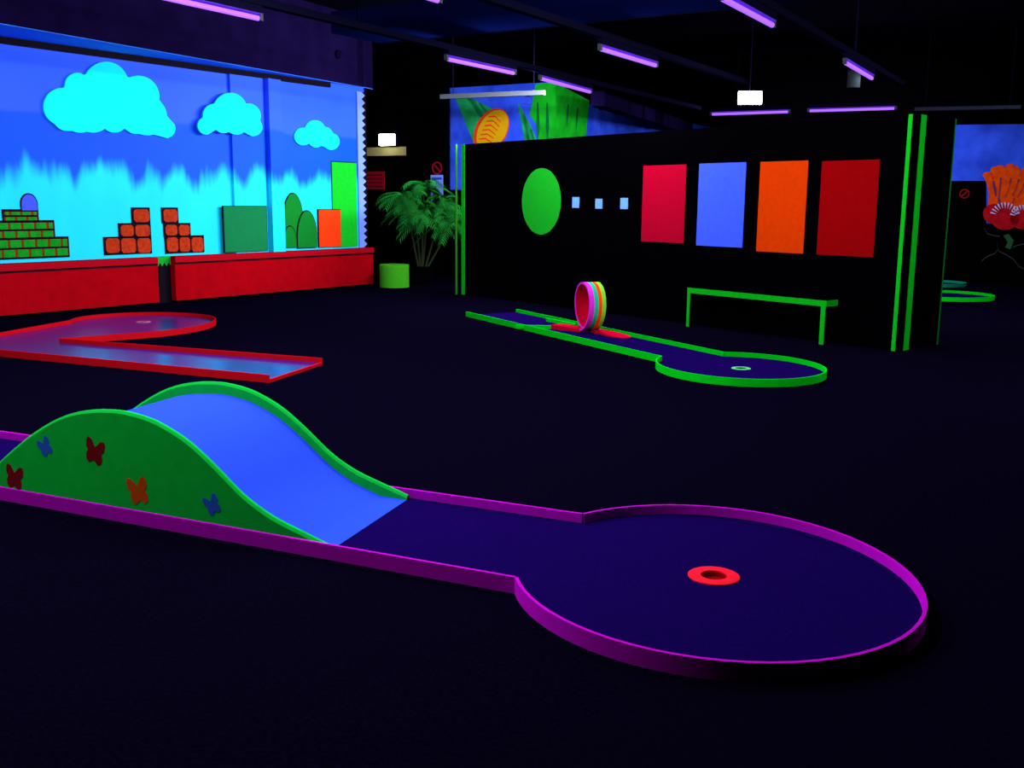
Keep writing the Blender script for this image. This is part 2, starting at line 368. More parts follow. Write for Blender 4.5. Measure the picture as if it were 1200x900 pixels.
# dark duct running along the receding wall
d0, d1 = gp(690, 124, 3.0), gp(800, 158, 3.0)
o = MB()
t = thing('wall_duct', d0, 'dark square duct running under the ceiling along the far blue wall', 'duct')
du = (d1 - d0).normalized(); dv = Vector((du.y, -du.x, 0))
MB().box((d0 + d1) / 2 + Z * 0.16 + du * 0.5, ((d1 - d0).length / 2, 0.12, 0.12), du, dv).build('duct_body', NAVY, t)
for k in range(1, 7): MB().box(d0 + du * ((d1 - d0).length * k / 7) + Z * 0.16, (0.02, 0.14, 0.14), du, dv).build('duct_flange', DGREY, t)

# sea wall at the far right
q = ray(1150, 242); E0 = EYE + q * (19.5 / q.y); EW = Frame(E0, V, -U)
we = EW.slab(MB(), (-5, 0, 6, 4.5), -0.2, 0).build('wall_right', BLACKWALL); tag(we, 'black end wall with a painted reef at the far right', kind='structure')
ex = lambda x, y: EW.px(x, y)
def ep(name, poly, d, m, label=None):
    o = EW.fpx(MB(), poly, d, d + 0.006).build(name, m, we); tag(o, label); return o
ep('painted_sea', [(1040, 147), (1260, 145), (1260, 262), (1156, 262), (1156, 212), (1040, 212)], 0.0, SEA)
COR = mat('painted_coral_orange', (1.0, 0.075, 0.004), 0.85, 0.0, 0.3, 12.0); ANE = mat('painted_anemone_red', (0.42, 0.006, 0.012), 0.85, 0.0, 0.4, 8.0); SPK = mat('painted_spike_white', (0.55, 0.62, 1.0))
random.seed(3)
ep('painted_coral', [(1157, 250), (1159, 228), (1156, 212), (1166, 205), (1180, 208), (1196, 204), (1210, 210), (1206, 236), (1196, 250)], 0.006, COR)
for x, y, dx, wd in ((1161, 216, -3, 8), (1167, 212, -1, 7), (1174, 214, -2, 8), (1181, 212, 3, 7), (1189, 212, 0, 8.5), (1197, 210, 5, 7.5), (1206, 214, 4, 8)):
    h_ = random.uniform(8, 19); pts = []
    for k in range(5):
        f = k / 4; pts.append((x + dx * f - wd / 2 * (1 + .5 * f) + random.uniform(-.8, .8), y - h_ * f))
    top_ = [(x + dx + wd * .75 * math.cos(t), y - h_ - wd * .5 * math.sin(t)) for t in (2.5, 1.9, 1.3, .7)]
    pts += top_
    for k in range(4, -1, -1):
        f = k / 4; pts.append((x + dx * f + wd / 2 * (1 + .5 * f) + random.uniform(-.8, .8), y - h_ * f))
    ep('painted_coral_branch', pts, 0.010 + 0.002 * (x % 3), COR)
CG = mat('painted_coral_gap', (0.12, 0.03, 0.12))
for x, y, dx, dy in ((1163, 212, 4, 18), (1172, 208, -2, 24), (1184, 209, -6, 22), (1193, 210, -7, 20), (1200, 213, -8, 18), (1169, 232, 4, 12), (1188, 232, -6, 12)):
    ep('painted_coral_gap', [(x, y), (x + 1.5, y), (x + dx * .6 + 1.6, y + dy * .5), (x + dx + 0.6, y + dy), (x + dx, y + dy), (x + dx * .3, y + dy * .5)], 0.018, CG)
ep('painted_anemone', ell(1166, 251, 14, 12, 10), 0.022, ANE)
for cx, cy, r in ((1178, 255, 17), (1199, 256, 15)):
    ep('painted_anemone', ell(cx, cy, r, r * 0.85, 0), 0.026, ANE)
    for k in range(11):
        t = math.radians(-160 + 14 * k); c_, s_ = math.cos(t), math.sin(t)
        ep('painted_spike', [(cx + c_ * r * .62 - s_ * .3, cy + s_ * r * .62 + c_ * .3), (cx + c_ * r * 1.05 - s_ * 1.0, cy + s_ * r * 1.05 + c_ * 1.0), (cx + c_ * r * 1.05 + s_ * 1.0, cy + s_ * r * 1.05 - c_ * 1.0)], 0.033, SPK)
DG = mat('painted_weed_green', (0.02, 0.10, 0.03)); GB = mat('painted_weed_grey', (0.03, 0.04, 0.035))
ep('painted_weed', [(1176, 276), (1182, 274), (1188, 282), (1184, 292), (1178, 290), (1181, 284)], 0.006, DG)
for L in ([(1154, 268), (1157, 274), (1165, 276), (1172, 277)], [(1150, 306), (1156, 301), (1166, 297), (1170, 292), (1168, 284)], [(1170, 294), (1180, 299), (1188, 304), (1194, 312), (1202, 316)], [(1186, 290), (1194, 287), (1204, 285)]):
    for (xa, ya), (xb, yb) in zip(L[:-1], L[1:]):
        ep('painted_line', [(xa, ya - .6), (xb, yb - .6), (xb, yb + .6), (xa, ya + .6)], 0.006, GB)
def ban_sign(fr, cx, cy, r, d, label, root_d=0.02):
    """round red prohibition sign: disc, ring, bar"""
    a, h = fr.px(cx, cy); R = abs(fr.px(cx + r, cy)[0] - a); c = fr.at(a, d, h)
    t = thing('prohibition_sign', c, label, 'sign')
    circ = lambda rr: [(a + rr * math.cos(2 * math.pi * k / 28), h + rr * math.sin(2 * math.pi * k / 28)) for k in range(28)]
    disc = fr.flat(MB(), circ(R), d, d + 0.01).build('disc', BLACK, t)
    mb = MB(); n = 28; o_, i_ = circ(R), circ(R * 0.78)
    vs = [fr.at(x, d + 0.01, y) for x, y in o_] + [fr.at(x, d + 0.01, y) for x, y in i_] + [fr.at(x, d + 0.018, y) for x, y in o_] + [fr.at(x, d + 0.018, y) for x, y in i_]
    fs = []
    for k in range(n):
        j = (k + 1) % n; fs += [(2 * n + k, 2 * n + j, 3 * n + j, 3 * n + k), (k, j, 2 * n + j, 2 * n + k), (n + k, 3 * n + k, 3 * n + j, n + j)]
    SR = mat('sign_red', (0.30, 0.006, 0.01)); mb.add(vs, fs).build('ring', SR, disc)
    e = R * 0.09; k = 0.62 * R
    fr.flat(MB(), [(a - k - e, h - k + e), (a - k + e, h - k - e), (a + k + e, h + k - e), (a + k - e, h + k + e)], d + 0.01, d + 0.016).build('bar', SR, disc)
    return t
ban_sign(EW, 1130.5, 227, 6, 0.01, 'round red prohibition sign on the black end wall at far right')
ban_sign(BW, 513, 197, 6, 0.01, 'round red prohibition sign above the white notice')
# notice, red board, ledge and emergency lamp on the dark wall
def board(fr, name, r, d0, d1, m, label, cat, extra=None):
    q = fr.rect(*r); q = (min(q[0], q[2]), q[1], max(q[0], q[2]), q[3]); c = fr.at((q[0] + q[2]) / 2, d0, q[1])
    t = thing(name, c, label, cat); pn = fr.slab(MB(), q, d0, d1).build('panel', m, t)
    if extra: extra(pn, q)
    return t
def notice_x(t, q):
    B = mat('notice_print', (0.03, 0.06, 0.45))
    BW.slab(MB(), (q[0] + .02, q[3] - .09, q[2] - .02, q[3] - .05), 0.02, 0.023).build('heading', B, t)
    BW.slab(MB(), (q[0] + .02, q[1] + .03, q[2] - .05, q[1] + .16), 0.02, 0.023).build('picture', B, t)
board(BW, 'notice', (505.5, 205, 519.5, 237), 0.005, 0.02, mat('notice_white', (0.20, 0.34, 1.0)), 'white paper notice behind the palm leaves', 'notice', notice_x)
def red_x(t, q):
    B = mat('board_print', (0.10, 0.002, 0.006))
    for k in range(4):
        h = q[3] - 0.07 - 0.075 * k; BW.slab(MB(), (q[0] + .04, h - .012, q[2] - .04, h + .012), 0.03, 0.033).build('text_line', B, t)
board(BW, 'red_board', (429.5, 201, 451, 222), 0.005, 0.03, mat('board_red', (0.26, 0.004, 0.012)), 'dim red notice board beside the end of the mural', 'sign', red_x)
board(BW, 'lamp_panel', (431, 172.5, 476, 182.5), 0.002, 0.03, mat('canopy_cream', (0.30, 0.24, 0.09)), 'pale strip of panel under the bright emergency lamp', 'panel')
q = BW.rect(449.5, 157, 467.5, 171.5); q = (q[2], q[1], q[0], q[3]); c = BW.at((q[0] + q[2]) / 2, 0.05, q[1])
t = thing('emergency_lamp', c, 'bright white emergency lamp on the black wall above the palm', 'lamp')
BW.slab(MB(), q, 0.05, 0.10).build('housing', DGREY, t); BW.slab(MB(), (q[0] + .01, q[1] + .01, q[2] - .01, q[3] - .01), 0.10, 0.17).build('diffuser', LIT, t, bevel=0.015)
BW.slab(MB(), (q[0] + .1, q[1] + 0.04, q[2] - .1, q[1] + .1), 0.0, 0.05).build('bracket', DGREY, t)

# ------------------------------------------------------------------ black partition
PA, PB_, PC = gp(541, 344.8), gp(1052, 412), gp(1098, 404)
PH = 2.33; pu = (PB_ - PA).normalized(); PF = Frame(PA, pu, (pu.y, -pu.x)); PL = (PB_ - PA).length
if PF.n.dot(-PA) < 0: PF.n = -PF.n
pe = (PC - PB_); EL = pe.length; EF = Frame(PB_, pe, (pe.y, -pe.x))
PD = PA + pe * 0.6
part = thing('partition', PA, 'black partition wall with green edge strips and coloured painted shapes', 'partition')
lo = [PA, PB_, PC, PD]; body = MB().hexa(lo, [p + Z * PH for p in lo]).build('partition_body', BLACKWALL, part)
def strip(fr, a0, a1, h0=0.0, h1=PH, d=0.006, nm='edge_strip', m=TRIM): return fr.slab(MB(), (a0, h0, a1, h1), 0.0, d).build(nm, m, body)
s5 = PF.px(1045.3, 400)[0]; s6 = PF.px(1049.8, 400)[0]; strip(PF, s5, s6)
strip(PF, 0.0, 0.085)
e5 = EF.px(1058.6, 405)[0]; e6 = EF.px(1064.5, 405)[0]; strip(EF, e5, e6, d=0.006)
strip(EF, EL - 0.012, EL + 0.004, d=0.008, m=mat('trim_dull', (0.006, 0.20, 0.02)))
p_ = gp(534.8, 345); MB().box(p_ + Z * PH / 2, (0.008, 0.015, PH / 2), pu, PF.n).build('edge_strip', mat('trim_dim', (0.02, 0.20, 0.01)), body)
def pshape(name, poly, m, label): tag(PF.flat(MB(), poly, 0.0, 0.006).build(name, m, body), label)
a0, h0, a1, h1 = PF.rect(612, 197, 657.5, 275)
pshape('painted_disc', [((a0 + a1) / 2 + (a1 - a0) / 2 * math.cos(2 * math.pi * k / 40), (h0 + h1) / 2 + (h1 - h0) / 2 * math.sin(2 * math.pi * k / 40)) for k in range(40)], mat('paint_green', (0.009, 0.40, 0.014)), 'green painted disc')
PALE = mat('paint_pale_blue', (0.16, 0.42, 1.0))
for r in ((671, 231, 679, 243.5), (698, 233, 706, 244.5), (727.3, 232, 736, 245)): pshape('painted_square', rpoly(PF, *r), PALE, 'small pale blue painted square')
for r, c, lb in (((753, 193.5, 803, 284), (0.44, 0.0015, 0.018), 'red'), ((818, 191, 872.5, 289), (0.055, 0.125, 1.0), 'blue'), ((889, 189, 944.5, 296), (0.72, 0.045, 0.001), 'orange'), ((960.5, 188, 1027.5, 300), (0.29, 0.001, 0.002), 'dark red')):
    pshape('painted_rectangle', rpoly(PF, *r), mat('paint_' + lb.replace(' ', '_'), c), lb + ' painted rectangle')

# ------------------------------------------------------------------ bench in front of the partition
BH = 0.465
b0, b1, b2 = gp(806, 337, BH), gp(968.5, 352.5, BH), gp(992.5, 350.3, BH)
bu = (b1 - b0).normalized(); bv = (b2 - b1); bv.z = 0; BWD = bv.length; bv.normalize()
bench = thing('bench', Vector((b0.x, b0.y, 0)), 'black bench outlined in green in front of the partition', 'bench')
BGR = mat('bench_green', (0.004, 0.50, 0.008)); BT = 0.062
lo = [b0, b1, b1 + bv * BWD, b0 + bv * BWD]
seat = MB().hexa([p - Z * BT for p in lo], lo).build('seat', BLACK, bench)
bn = Vector((bu.y, -bu.x, 0)); bn = bn if bn.dot(-b0) > 0 else -bn
en = Vector((bv.y, -bv.x, 0)); en = en if en.dot(bu) > 0 else -en
lo = [b0, b1, b1 + bn * .006, b0 + bn * .006]; MB().hexa([p - Z * BT for p in lo], lo).build('edge_strip', BGR, seat)
lo = [b1, b1 + bv * BWD, b1 + bv * BWD + en * .006, b1 + en * .006]; MB().hexa([p - Z * BT for p in lo], lo).build('edge_strip', BGR, seat)
for i, (p, wd) in enumerate(((b0 + bu * .025, .042), (b1 - bu * .03, .055), (b0 + bu * .025 + bv * (BWD - .05), .042), (b1 - bu * .03 + bv * (BWD - .05), .05))):
    g = Vector((p.x, p.y, 0)); hh = (BH - BT) / 2
    lg = MB().box(g + Z * hh + bv * .025, (wd / 2, .02, hh), bu, bv).build('leg', BLACK, bench)
    if i < 2:
        o = MB().box(g + Z * hh - bn * -.004, (wd / 2, .004, hh), bu, bn).build('leg_strip', BGR, lg)
p = b1 + bv * (BWD - .01) + en * .004; MB().box(Vector((p.x, p.y, (BH - BT) / 2)), (.008, .004, (BH - BT) / 2), bv, en).build('leg_strip', mat('strip_grey', (0.08, 0.12, 0.08)), lg)

# ------------------------------------------------------------------ golf lanes
def smooth_round(pts, z, order=2, n=64):
    """ground outline of a round green through traced points: radius as a low Fourier series"""
    P = np.array([tuple(gp(x, y, z))[:2] for x, y in pts])
    A = np.c_[2 * P, np.ones(len(P))]; c = np.linalg.lstsq(A, (P ** 2).sum(1), rcond=None)[0][:2]
    D = P - c; th = np.arctan2(D[:, 1], D[:, 0]); r = np.hypot(D[:, 0], D[:, 1])
    cols = lambda t: np.c_[[np.ones_like(t)] + [f(k * t) for k in range(1, order + 1) for f in (np.cos, np.sin)]].T if False else np.stack([np.ones_like(t)] + [f(k * t) for k in range(2, order + 1) for f in (np.cos, np.sin)], 1)
    reg = 0.6
    M_ = cols(th); k = np.linalg.solve(M_.T @ M_ + reg * np.diag([0] + [1] * (M_.shape[1] - 1)), M_.T @ r)
    return c, lambda t: float(cols(np.array([t]))[0] @ k)
def arc_pts(c, rf, p_from, p_to, ccw, n=56):
    a = math.atan2(p_from.y - c[1], p_from.x - c[0]); b = math.atan2(p_to.y - c[1], p_to.x - c[0])
    if ccw:
        while b < a: b += 2 * math.pi
    else:
        while b > a: b -= 2 * math.pi
    out = []
    ra, rb = (p_from.xy - Vector(c)).length - rf(a), (p_to.xy - Vector(c)).length - rf(b)
    for k in range(n + 1):
        f = k / n; t = a + (b - a) * f
        r = rf(t) + ra * max(0, 1 - f * 3) ** 2 + rb * max(0, 1 - (1 - f) * 3) ** 2
        out.append(Vector((c[0] + r * math.cos(t), c[1] + r * math.sin(t), 0)))
    return out
def carpet_mesh(outline, z, hole=None, hr=0.05, m=CARPET, parent=None):
    bm = bmesh.new(); o0 = Vector(parent['_o'])
    def loop(pts):
        vs = [bm.verts.new(Vector((p[0], p[1], z)) - o0) for p in pts]
        for i in range(len(vs)): bm.edges.new((vs[i], vs[(i + 1) % len(vs)]))
    loop(outline)
    if hole is not None: loop([(hole.x + hr * math.cos(2 * math.pi * k / 32), hole.y + hr * math.sin(2 * math.pi * k / 32)) for k in range(32)])
    bmesh.ops.triangle_fill(bm, use_beauty=True, use_dissolve=False, edges=bm.edges[:])
    bmesh.ops.recalc_face_normals(bm, faces=bm.faces)
    if sum(f.normal.z * f.calc_area() for f in bm.faces) < 0: bmesh.ops.reverse_faces(bm, faces=bm.faces)
    me = bpy.data.meshes.new('carpet'); bm.to_mesh(me); bm.free(); me.materials.append(m)
    o = bpy.data.objects.new('carpet', me); C.objects.link(o); o.parent = parent; return o
def cup(parent, c, z, r0, r1, m, cup_m):
    n = 40; vs = []; fs = []
    prof = [(r1, z), (r1, z + 0.004), (r1 - 0.004, z + 0.006), (r0, z + 0.006), (r0, z)]
    for r, h in prof: vs += [(c.x + r * math.cos(2 * math.pi * k / n), c.y + r * math.sin(2 * math.pi * k / n), h) for k in range(n)]
    for i in range(len(prof)):
        j = (i + 1) % len(prof)
        for k in range(n): fs.append((i * n + k, i * n + (k + 1) % n, j * n + (k + 1) % n, j * n + k))
    ring = MB().add(vs, fs).build('cup_ring', m, parent, True)
    vs = [(c.x + r0 * math.cos(2 * math.pi * k / n), c.y + r0 * math.sin(2 * math.pi * k / n), h) for h in (z, 0.004) for k in range(n)]
    fs = [(k, (k + 1) % n, n + (k + 1) % n, n + k) for k in range(n)] + [tuple(range(n, 2 * n))]
    MB().add(vs, fs).build('cup', cup_m, ring, True)
RZ, CZ, RTH = 0.065, 0.022, 0.013
def off_path(pts, d):
    out = []; n = len(pts)
    for i in range(n):
        a, b = pts[max(i - 1, 0)], pts[min(i + 1, n - 1)]; t = (b - a).normalized(); out.append(pts[i] + Vector((-t.y, t.x, 0)) * d)
    return out
# --- purple lane
rim = [(780, 590), (800, 590.3), (840, 592), (880, 596.5), (920, 604), (970, 620.5), (1003, 633), (1040, 648), (1070, 671), (1087, 695), (1089.5, 706), (1086.7, 718), (1076.7, 731.7), (1053, 748), (1020, 762.5), (986.7, 770.8), (953, 775), (920, 777), (881.7, 777.3), (831.7, 774), (795, 769), (765, 762.8), (740, 757), (680, 736.7), (646.7, 720.8), (621.7, 701.7)]
cP, rP = smooth_round(rim, RZ, 3)
n1 = gp(603, 676.5, RZ); n0 = gp(0, 571, RZ); nd = (n0 - n1).normalized(); n_far = n1 + nd * 5.6
f1 = gp(683, 601.3, RZ); f0 = gp(0, 504.6, RZ); fd_ = (f0 - f1).normalized(); f_far = f1 + fd_ * 5.6
for p in (n1, f1, n_far, f_far): p.z = 0
lane = thing('golf_lane', Vector((cP[0], cP[1], 0)), 'nearest golf lane with purple rails and a round green', 'golf lane')
arc = arc_pts(cP, rP, n1, f1, True)
rail_n = [n_far, n1]; rail_f = [f1, f_far]
MB().wallpath(rail_n, RTH, 0, RZ).build('rail', PURPLE, lane)
MB().wallpath(arc, RTH, 0, RZ).build('round_rail', PURPLE, lane, True)
MB().wallpath(rail_f, RTH, 0, RZ).build('rail', PURPLE, lane)
MB().wallpath([f_far, n_far], RTH, 0, RZ).build('end_rail', PURPLE, lane)
hole = gp(836.5, 675.5, CZ)
carpet_mesh([n_far] + arc + [f_far], CZ, hole, 0.051, CARPET, lane)
cup(lane, hole, CZ, 0.051, 0.100, HOTRED, mat('cup_inner_red', (0.35, 0.004, 0.006)))

# --- hump bridge on the purple lane
ni = Vector((nd.y, -nd.x, 0)); ni = ni if ni.dot(f1 - n1) > 0 else -ni
nb = n1 + ni * 0.026
prof_px = [(385.4, 634.8), (350, 623), (317, 606.7), (283, 581.7), (250, 546), (217, 515), (179, 492), (144, 481.7), (112.5, 480), (83, 483.8), (62.5, 492), (35, 509), (0, 539)]
pr = []
for x, y in prof_px:
    q = onplane(x, y, nb, ni); pr.append(((q - nb).dot(nd), q.z))
pr[0] = (pr[0][0], RZ - 0.02)
print('bridge profile', [(round(a, 2), round(b, 2)) for a, b in pr])
zs = np.array([b for a, b in pr]); ss = np.array([a for a, b in pr]); kp = int(zs.argmax()); sp_ = ss[kp]
# complete the hidden left foot as the mirror image of the right one
left = [(2 * sp_ - ss[i], zs[i]) for i in range(kp, -1, -1)]
tail = [(a, b) for a, b in left if a > ss[-1] + 0.1]
alls = np.array(list(ss) + [a for a, b in tail]); allz = np.array(list(zs) + [b for a, b in tail])
sm = np.linspace(alls[0], alls[-1], 61); zz = np.interp(sm, alls, allz)
for _ in range(3): zz[1:-1] = 0.25 * zz[:-2] + 0.5 * zz[1:-1] + 0.25 * zz[2:]
fb = f1 - ni * 0.026; WID = (f1 - n1).dot(ni)
lanew = (fb - nb).dot(ni) ; fperp = ni
# far panel follows the far rail
def nat(s, d, z): 
    p0 = nb + nd * s; p1 = fb + fd_ * (s + SH); return p0 * (1 - d) + p1 * d + Z * z
SH = 0.0
q = gp(479, 585, CZ) - fb; SH = q.dot(fd_) - sm[0]
bridge = thing('hump_bridge', nb + nd * sp_, 'green hump bridge with a blue deck and butterflies on the purple lane', 'bridge')
LIP = 0.06
def panel(d0, d1):
    vs = []; fs = []; n = len(sm)
    for s, z in zip(sm, zz):
        for d, hz in ((d0, CZ + 0.001), (d0, z - 0.012), (d0 + (d1 - d0) * 0.3, z), (d0 + (d1 - d0) * 0.7, z), (d1, z - 0.012), (d1, CZ + 0.001)):
            vs.append(nat(s, d, hz))
    for i in range(n - 1):
        for k in range(6):
            k2 = (k + 1) % 6; fs.append((i * 6 + k, i * 6 + k2, (i + 1) * 6 + k2, (i + 1) * 6 + k))
    fs += [tuple(range(6)), tuple((n - 1) * 6 + k for k in range(5, -1, -1))]
    return MB().add(vs, fs).build('side_panel', BGREEN, bridge, True)
pw = 0.034 / lanew
near_panel = panel(0.0, pw); panel(1 - pw, 1.0)
vs = []; fs = []; n = len(sm); ztop = np.maximum(zz - LIP, CZ + 0.004)
for i in range(n):
    for d in (pw, 1 - pw): vs += [nat(sm[i], d, ztop[i]), nat(sm[i], d, max(CZ + 0.001, ztop[i] - 0.02))]
for i in range(n - 1):
    a, b = i * 4, (i + 1) * 4; fs += [(a, b, b + 2, a + 2), (a + 1, a + 3, b + 3, b + 1), (a, a + 1, b + 1, b), (a + 2, b + 2, b + 3, a + 3)]
fs += [(0, 2, 3, 1), ((n - 1) * 4, (n - 1) * 4 + 1, (n - 1) * 4 + 3, (n - 1) * 4 + 2)]
MB().add(vs, fs).build('deck', BLUEDECK, bridge, True)
BR = mat('butterfly_red', (0.16, 0.006, 0.008)); BB = mat('butterfly_blue', (0.02, 0.10, 0.45)); BO = mat('butterfly_orange', (0.50, 0.07, 0.004))
wing = [(0.0, 0.22), (0.10, 0.34), (0.22, 0.50), (0.42, 0.56), (0.50, 0.40), (0.48, 0.14), (0.36, 0.02), (0.44, -0.16), (0.40, -0.38), (0.24, -0.50), (0.10, -0.40), (0.0, -0.34)]
fly = wing + [(-x, y) for x, y in wing[::-1][1:-1]]
for x, y, sz, rot, m in ((53, 524, 0.085, 30, BB), (111, 530, 0.115, -12, BR), (17, 560, 0.115, -8, BR), (162, 576, 0.12, 12, BO), (249, 592, 0.085, 28, BB)):
    q = onplane(x, y, nb, ni); s0 = (q - nb).dot(nd); r = math.radians(rot); poly = []
    for a, b in fly:
        a2, b2 = a * math.cos(r) - b * math.sin(r), a * math.sin(r) + b * math.cos(r)
        poly.append(nb + nd * (s0 - a2 * sz) + Z * (q.z + b2 * sz) - ni * 0.0005)
    MB().prism(poly, -ni * 0.001).build('butterfly', m, near_panel)

# --- green lane with the loop
grim = [(860, 412), (900, 415), (940, 421.5), (960, 427.5), (969, 432), (970.5, 436), (960, 440), (940, 442.5), (910, 444), (880, 443.8), (850, 442.5), (820, 439), (790, 433.5), (776, 428)]
cG, rG = smooth_round(grim, RZ, 2)
def lane2(name, label, A, B, E, D, c, rf, holepx, m_rail, m_ring, cm=CARPET, end=False):
    """A near start, B near junction, D far junction, E far start"""
    A, B, D, E = [Vector((p.x, p.y, 0)) for p in (A, B, D, E)]
    t = thing(name, Vector((c[0], c[1], 0)), label, 'golf lane'); arc = arc_pts(c, rf, B, D, True)
    MB().wallpath([A, B], RTH, 0, RZ).build('rail', m_rail, t)
    MB().wallpath(arc, RTH, 0, RZ).build('round_rail', m_rail, t, True)
    MB().wallpath([D, E], RTH, 0, RZ).build('rail', m_rail, t)
    h = gp(*holepx, CZ) if holepx else None
    carpet_mesh([A] + arc + [E], CZ, h, 0.051, cm, t)
    if h is not None: cup(t, h, CZ, 0.051, 0.085, m_ring, BLACK)
    return t, A, B, D, E
gl, gA, gB, gD, gE = lane2('golf_lane', 'golf lane with bright green rails in front of the black partition', gp(546, 365, RZ), gp(774.5, 417.2, RZ), gp(605.6, 362, RZ), gp(849, 412.3, RZ), cG, rG, (868.5, 432), GREEN, mat('ring_pale_green', (0.10, 0.55, 0.16)))
gu = (gB - gA).normalized(); gn = Vector((-gu.y, gu.x, 0)); gn = gn if gn.dot(gD - gB) > 0 else -gn
# funnel bars leading into the loop
k0, k1 = gp(604, 380.5, RZ), gp(650, 381.5, RZ); k0.z = k1.z = 0
MB().wallpath([k0, k1], 0.03, CZ, RZ - 0.004).build('guide_bar', GREEN, gl)
k0, k1 = gp(640, 372.5, RZ), gp(674, 379, RZ); k0.z = k1.z = 0
MB().wallpath([k0, k1], 0.03, CZ, RZ - 0.004).build('guide_bar', GREEN, gl)
# loop
LB = gp(687, 388.5, CZ); LR = 0.272
vd = Vector((LB.x, LB.y, 0)).normalized(); vr = Vector((vd.y, -vd.x, 0))
ang = math.radians(67); ax = vd * math.cos(ang) + vr * math.sin(ang)       # loop axis, leaning away to the right
tr = Vector((ax.y, -ax.x, 0))                                          # travel direction
if tr.x < 0: tr = -tr
loop = thing('ball_loop', LB, 'striped loop ramp in pink, teal, orange and lime on the green lane', 'loop')
BWID = 0.19; PITCHX = 0.085
def helix(t): return ax * (PITCHX * t) 
def band(a0, a1, r_in, r_out, name, m, t0=0.02, t1=0.98, n=56):
    vs = []; fs = []
    for i in range(n + 1):
        t = t0 + (t1 - t0) * i / n; a = 2 * math.pi * t - math.pi / 2
        for r in (r_in, r_out):
            for w_ in (a0, a1):
                vs.append(LB + helix(t) + ax * (w_ * BWID - BWID / 2) + tr * (r * math.cos(a)) + Z * (LR + 0.012 + r * math.sin(a)))
    for i in range(n):
        a, b = i * 4, (i + 1) * 4; fs += [(a, a + 1, b + 1, b), (a + 2, b + 2, b + 3, a + 3), (a, b, b + 2, a + 2), (a + 1, a + 3, b + 3, b + 1)]
    fs += [(0, 2, 3, 1), (n * 4, n * 4 + 1, n * 4 + 3, n * 4 + 2)]
    return MB().add(vs, fs).build(name, m, loop, True)
LRED = mat('loop_red', (0.55, 0.002, 0.022)); LPK = mat('loop_pink', (0.75, 0.03, 0.62)); LTE = mat('loop_teal', (0.01, 0.55, 0.22)); LOR = mat('loop_orange', (1.0, 0.07, 0.003)); LLI = mat('loop_lime', (0.22, 0.75, 0.03))
tag(band(0.0, 1.0, LR - 0.02, LR - 0.012, 'running_track', LRED), 'red inner track')
for (a0, a1, m, lb) in ((0, .27, LPK, 'pink stripe'), (.27, .53, LTE, 'teal stripe'), (.53, .75, LOR, 'orange stripe'), (.75, 1, LLI, 'lime stripe')):
    tag(band(a0, a1, LR - 0.012, LR, 'stripe_band', m), lb)
# edge ring in pink on the near side
tag(band(-0.03, 0.0, LR - 0.020, LR + 0.001, 'edge_band', LPK), 'pink edge')
def ramp(name, p0, p1, w0, w1, z0, z1):
    d = (p1 - p0); d.z = 0; d.normalize(); s_ = Vector((-d.y, d.x, 0)); n = 10; vs = []; fs = []
    for i in range(n + 1):
        f = i / n; c = p0.lerp(p1, f); wd = w0 + (w1 - w0) * f; zt = z0 + (z1 - z0) * f * f
        if f > 0.7 and name == 'exit_ramp': wd *= math.sqrt(max(0.15, 1 - ((f - 0.7) / 0.3) ** 2))
        for sg in (-1, 1):
            for zc in (CZ + 0.001, max(CZ + 0.004, zt)): vs.append(Vector((c.x, c.y, 0)) + s_ * sg * wd / 2 + Z * zc)
    for i in range(n):
        a, b = i * 4, (i + 1) * 4; fs += [(a, a + 2, b + 2, b), (a + 1, b + 1, b + 3, a + 3), (a, b, b + 1, a + 1), (a + 2, a + 3, b + 3, b + 2)]
    fs += [(0, 1, 3, 2), (n * 4, n * 4 + 2, n * 4 + 3, n * 4 + 1)]
    MB().add(vs, fs).build(name, LRED, loop)
ramp('entry_ramp', gp(652, 385, CZ), LB - ax * 0.02 + Vector((0, 0, 0)), 0.20, 0.15, 0.075, 0.045)
ramp('exit_ramp', LB + ax * (PITCHX + 0.0), gp(735, 396.5, CZ), 0.16, 0.24, 0.05, 0.03)

# --- red lane bent in a V
rc = [(247, 375), (248.5, 372), (230, 368.5), (210, 366.2), (187, 365), (160, 365), (133, 366.7), (105, 370.5), (187, 386), (210, 384), (235, 380)]
cR, rR = smooth_round(rc, RZ, 1)
print('circles', cP, rP(0), cG, rG(0), cR, rR(0))
G_ = lambda x, y: (lambda p: Vector((p.x, p.y, 0)))(gp(x, y, RZ))
rA, rB = G_(315, 439.5), G_(378, 419.5)            # open tee end, near and far corner
apex = G_(72, 396.5); dn_ = (G_(0, 409.8) - rA).normalized(); up_ = (G_(0, 389.5) - G_(82, 375)).normalized()
jN, jF = G_(138, 391.5), G_(82, 375)
# outer corner: where the near rail and the far rail meet
a_, b_ = rA, jF; den = dn_.x * up_.y - dn_.y * up_.x
tt = ((b_.x - a_.x) * up_.y - (b_.y - a_.y) * up_.x) / den; corner = a_ + dn_ * tt
rl = thing('golf_lane', corner, 'V-shaped golf lane with red rails below the mural', 'golf lane')
MB().wallpath([corner, rA], RTH, 0, RZ).build('rail', RED, rl)
MB().wallpath([rB, apex, jN], RTH, 0, RZ).build('rail', RED, rl)
arcr = arc_pts(cR, rR, jN, jF, True)
MB().wallpath(arcr, RTH, 0, RZ).build('round_rail', RED, rl, True)
MB().wallpath([jF, corner], RTH, 0, RZ).build('rail', RED, rl)
MB().wallpath([rA, rB], 0.02, 0, CZ + 0.004).build('end_board', RED, rl)
carpet_mesh([corner, rA, rB, apex] + arcr, CZ, gp(168, 377.5, CZ), 0.051, CARPET_B, rl)
cup(rl, gp(168, 377.5, CZ), CZ, 0.051, 0.085, mat('ring_pale_red', (0.45, 0.12, 0.16)), BLACK)

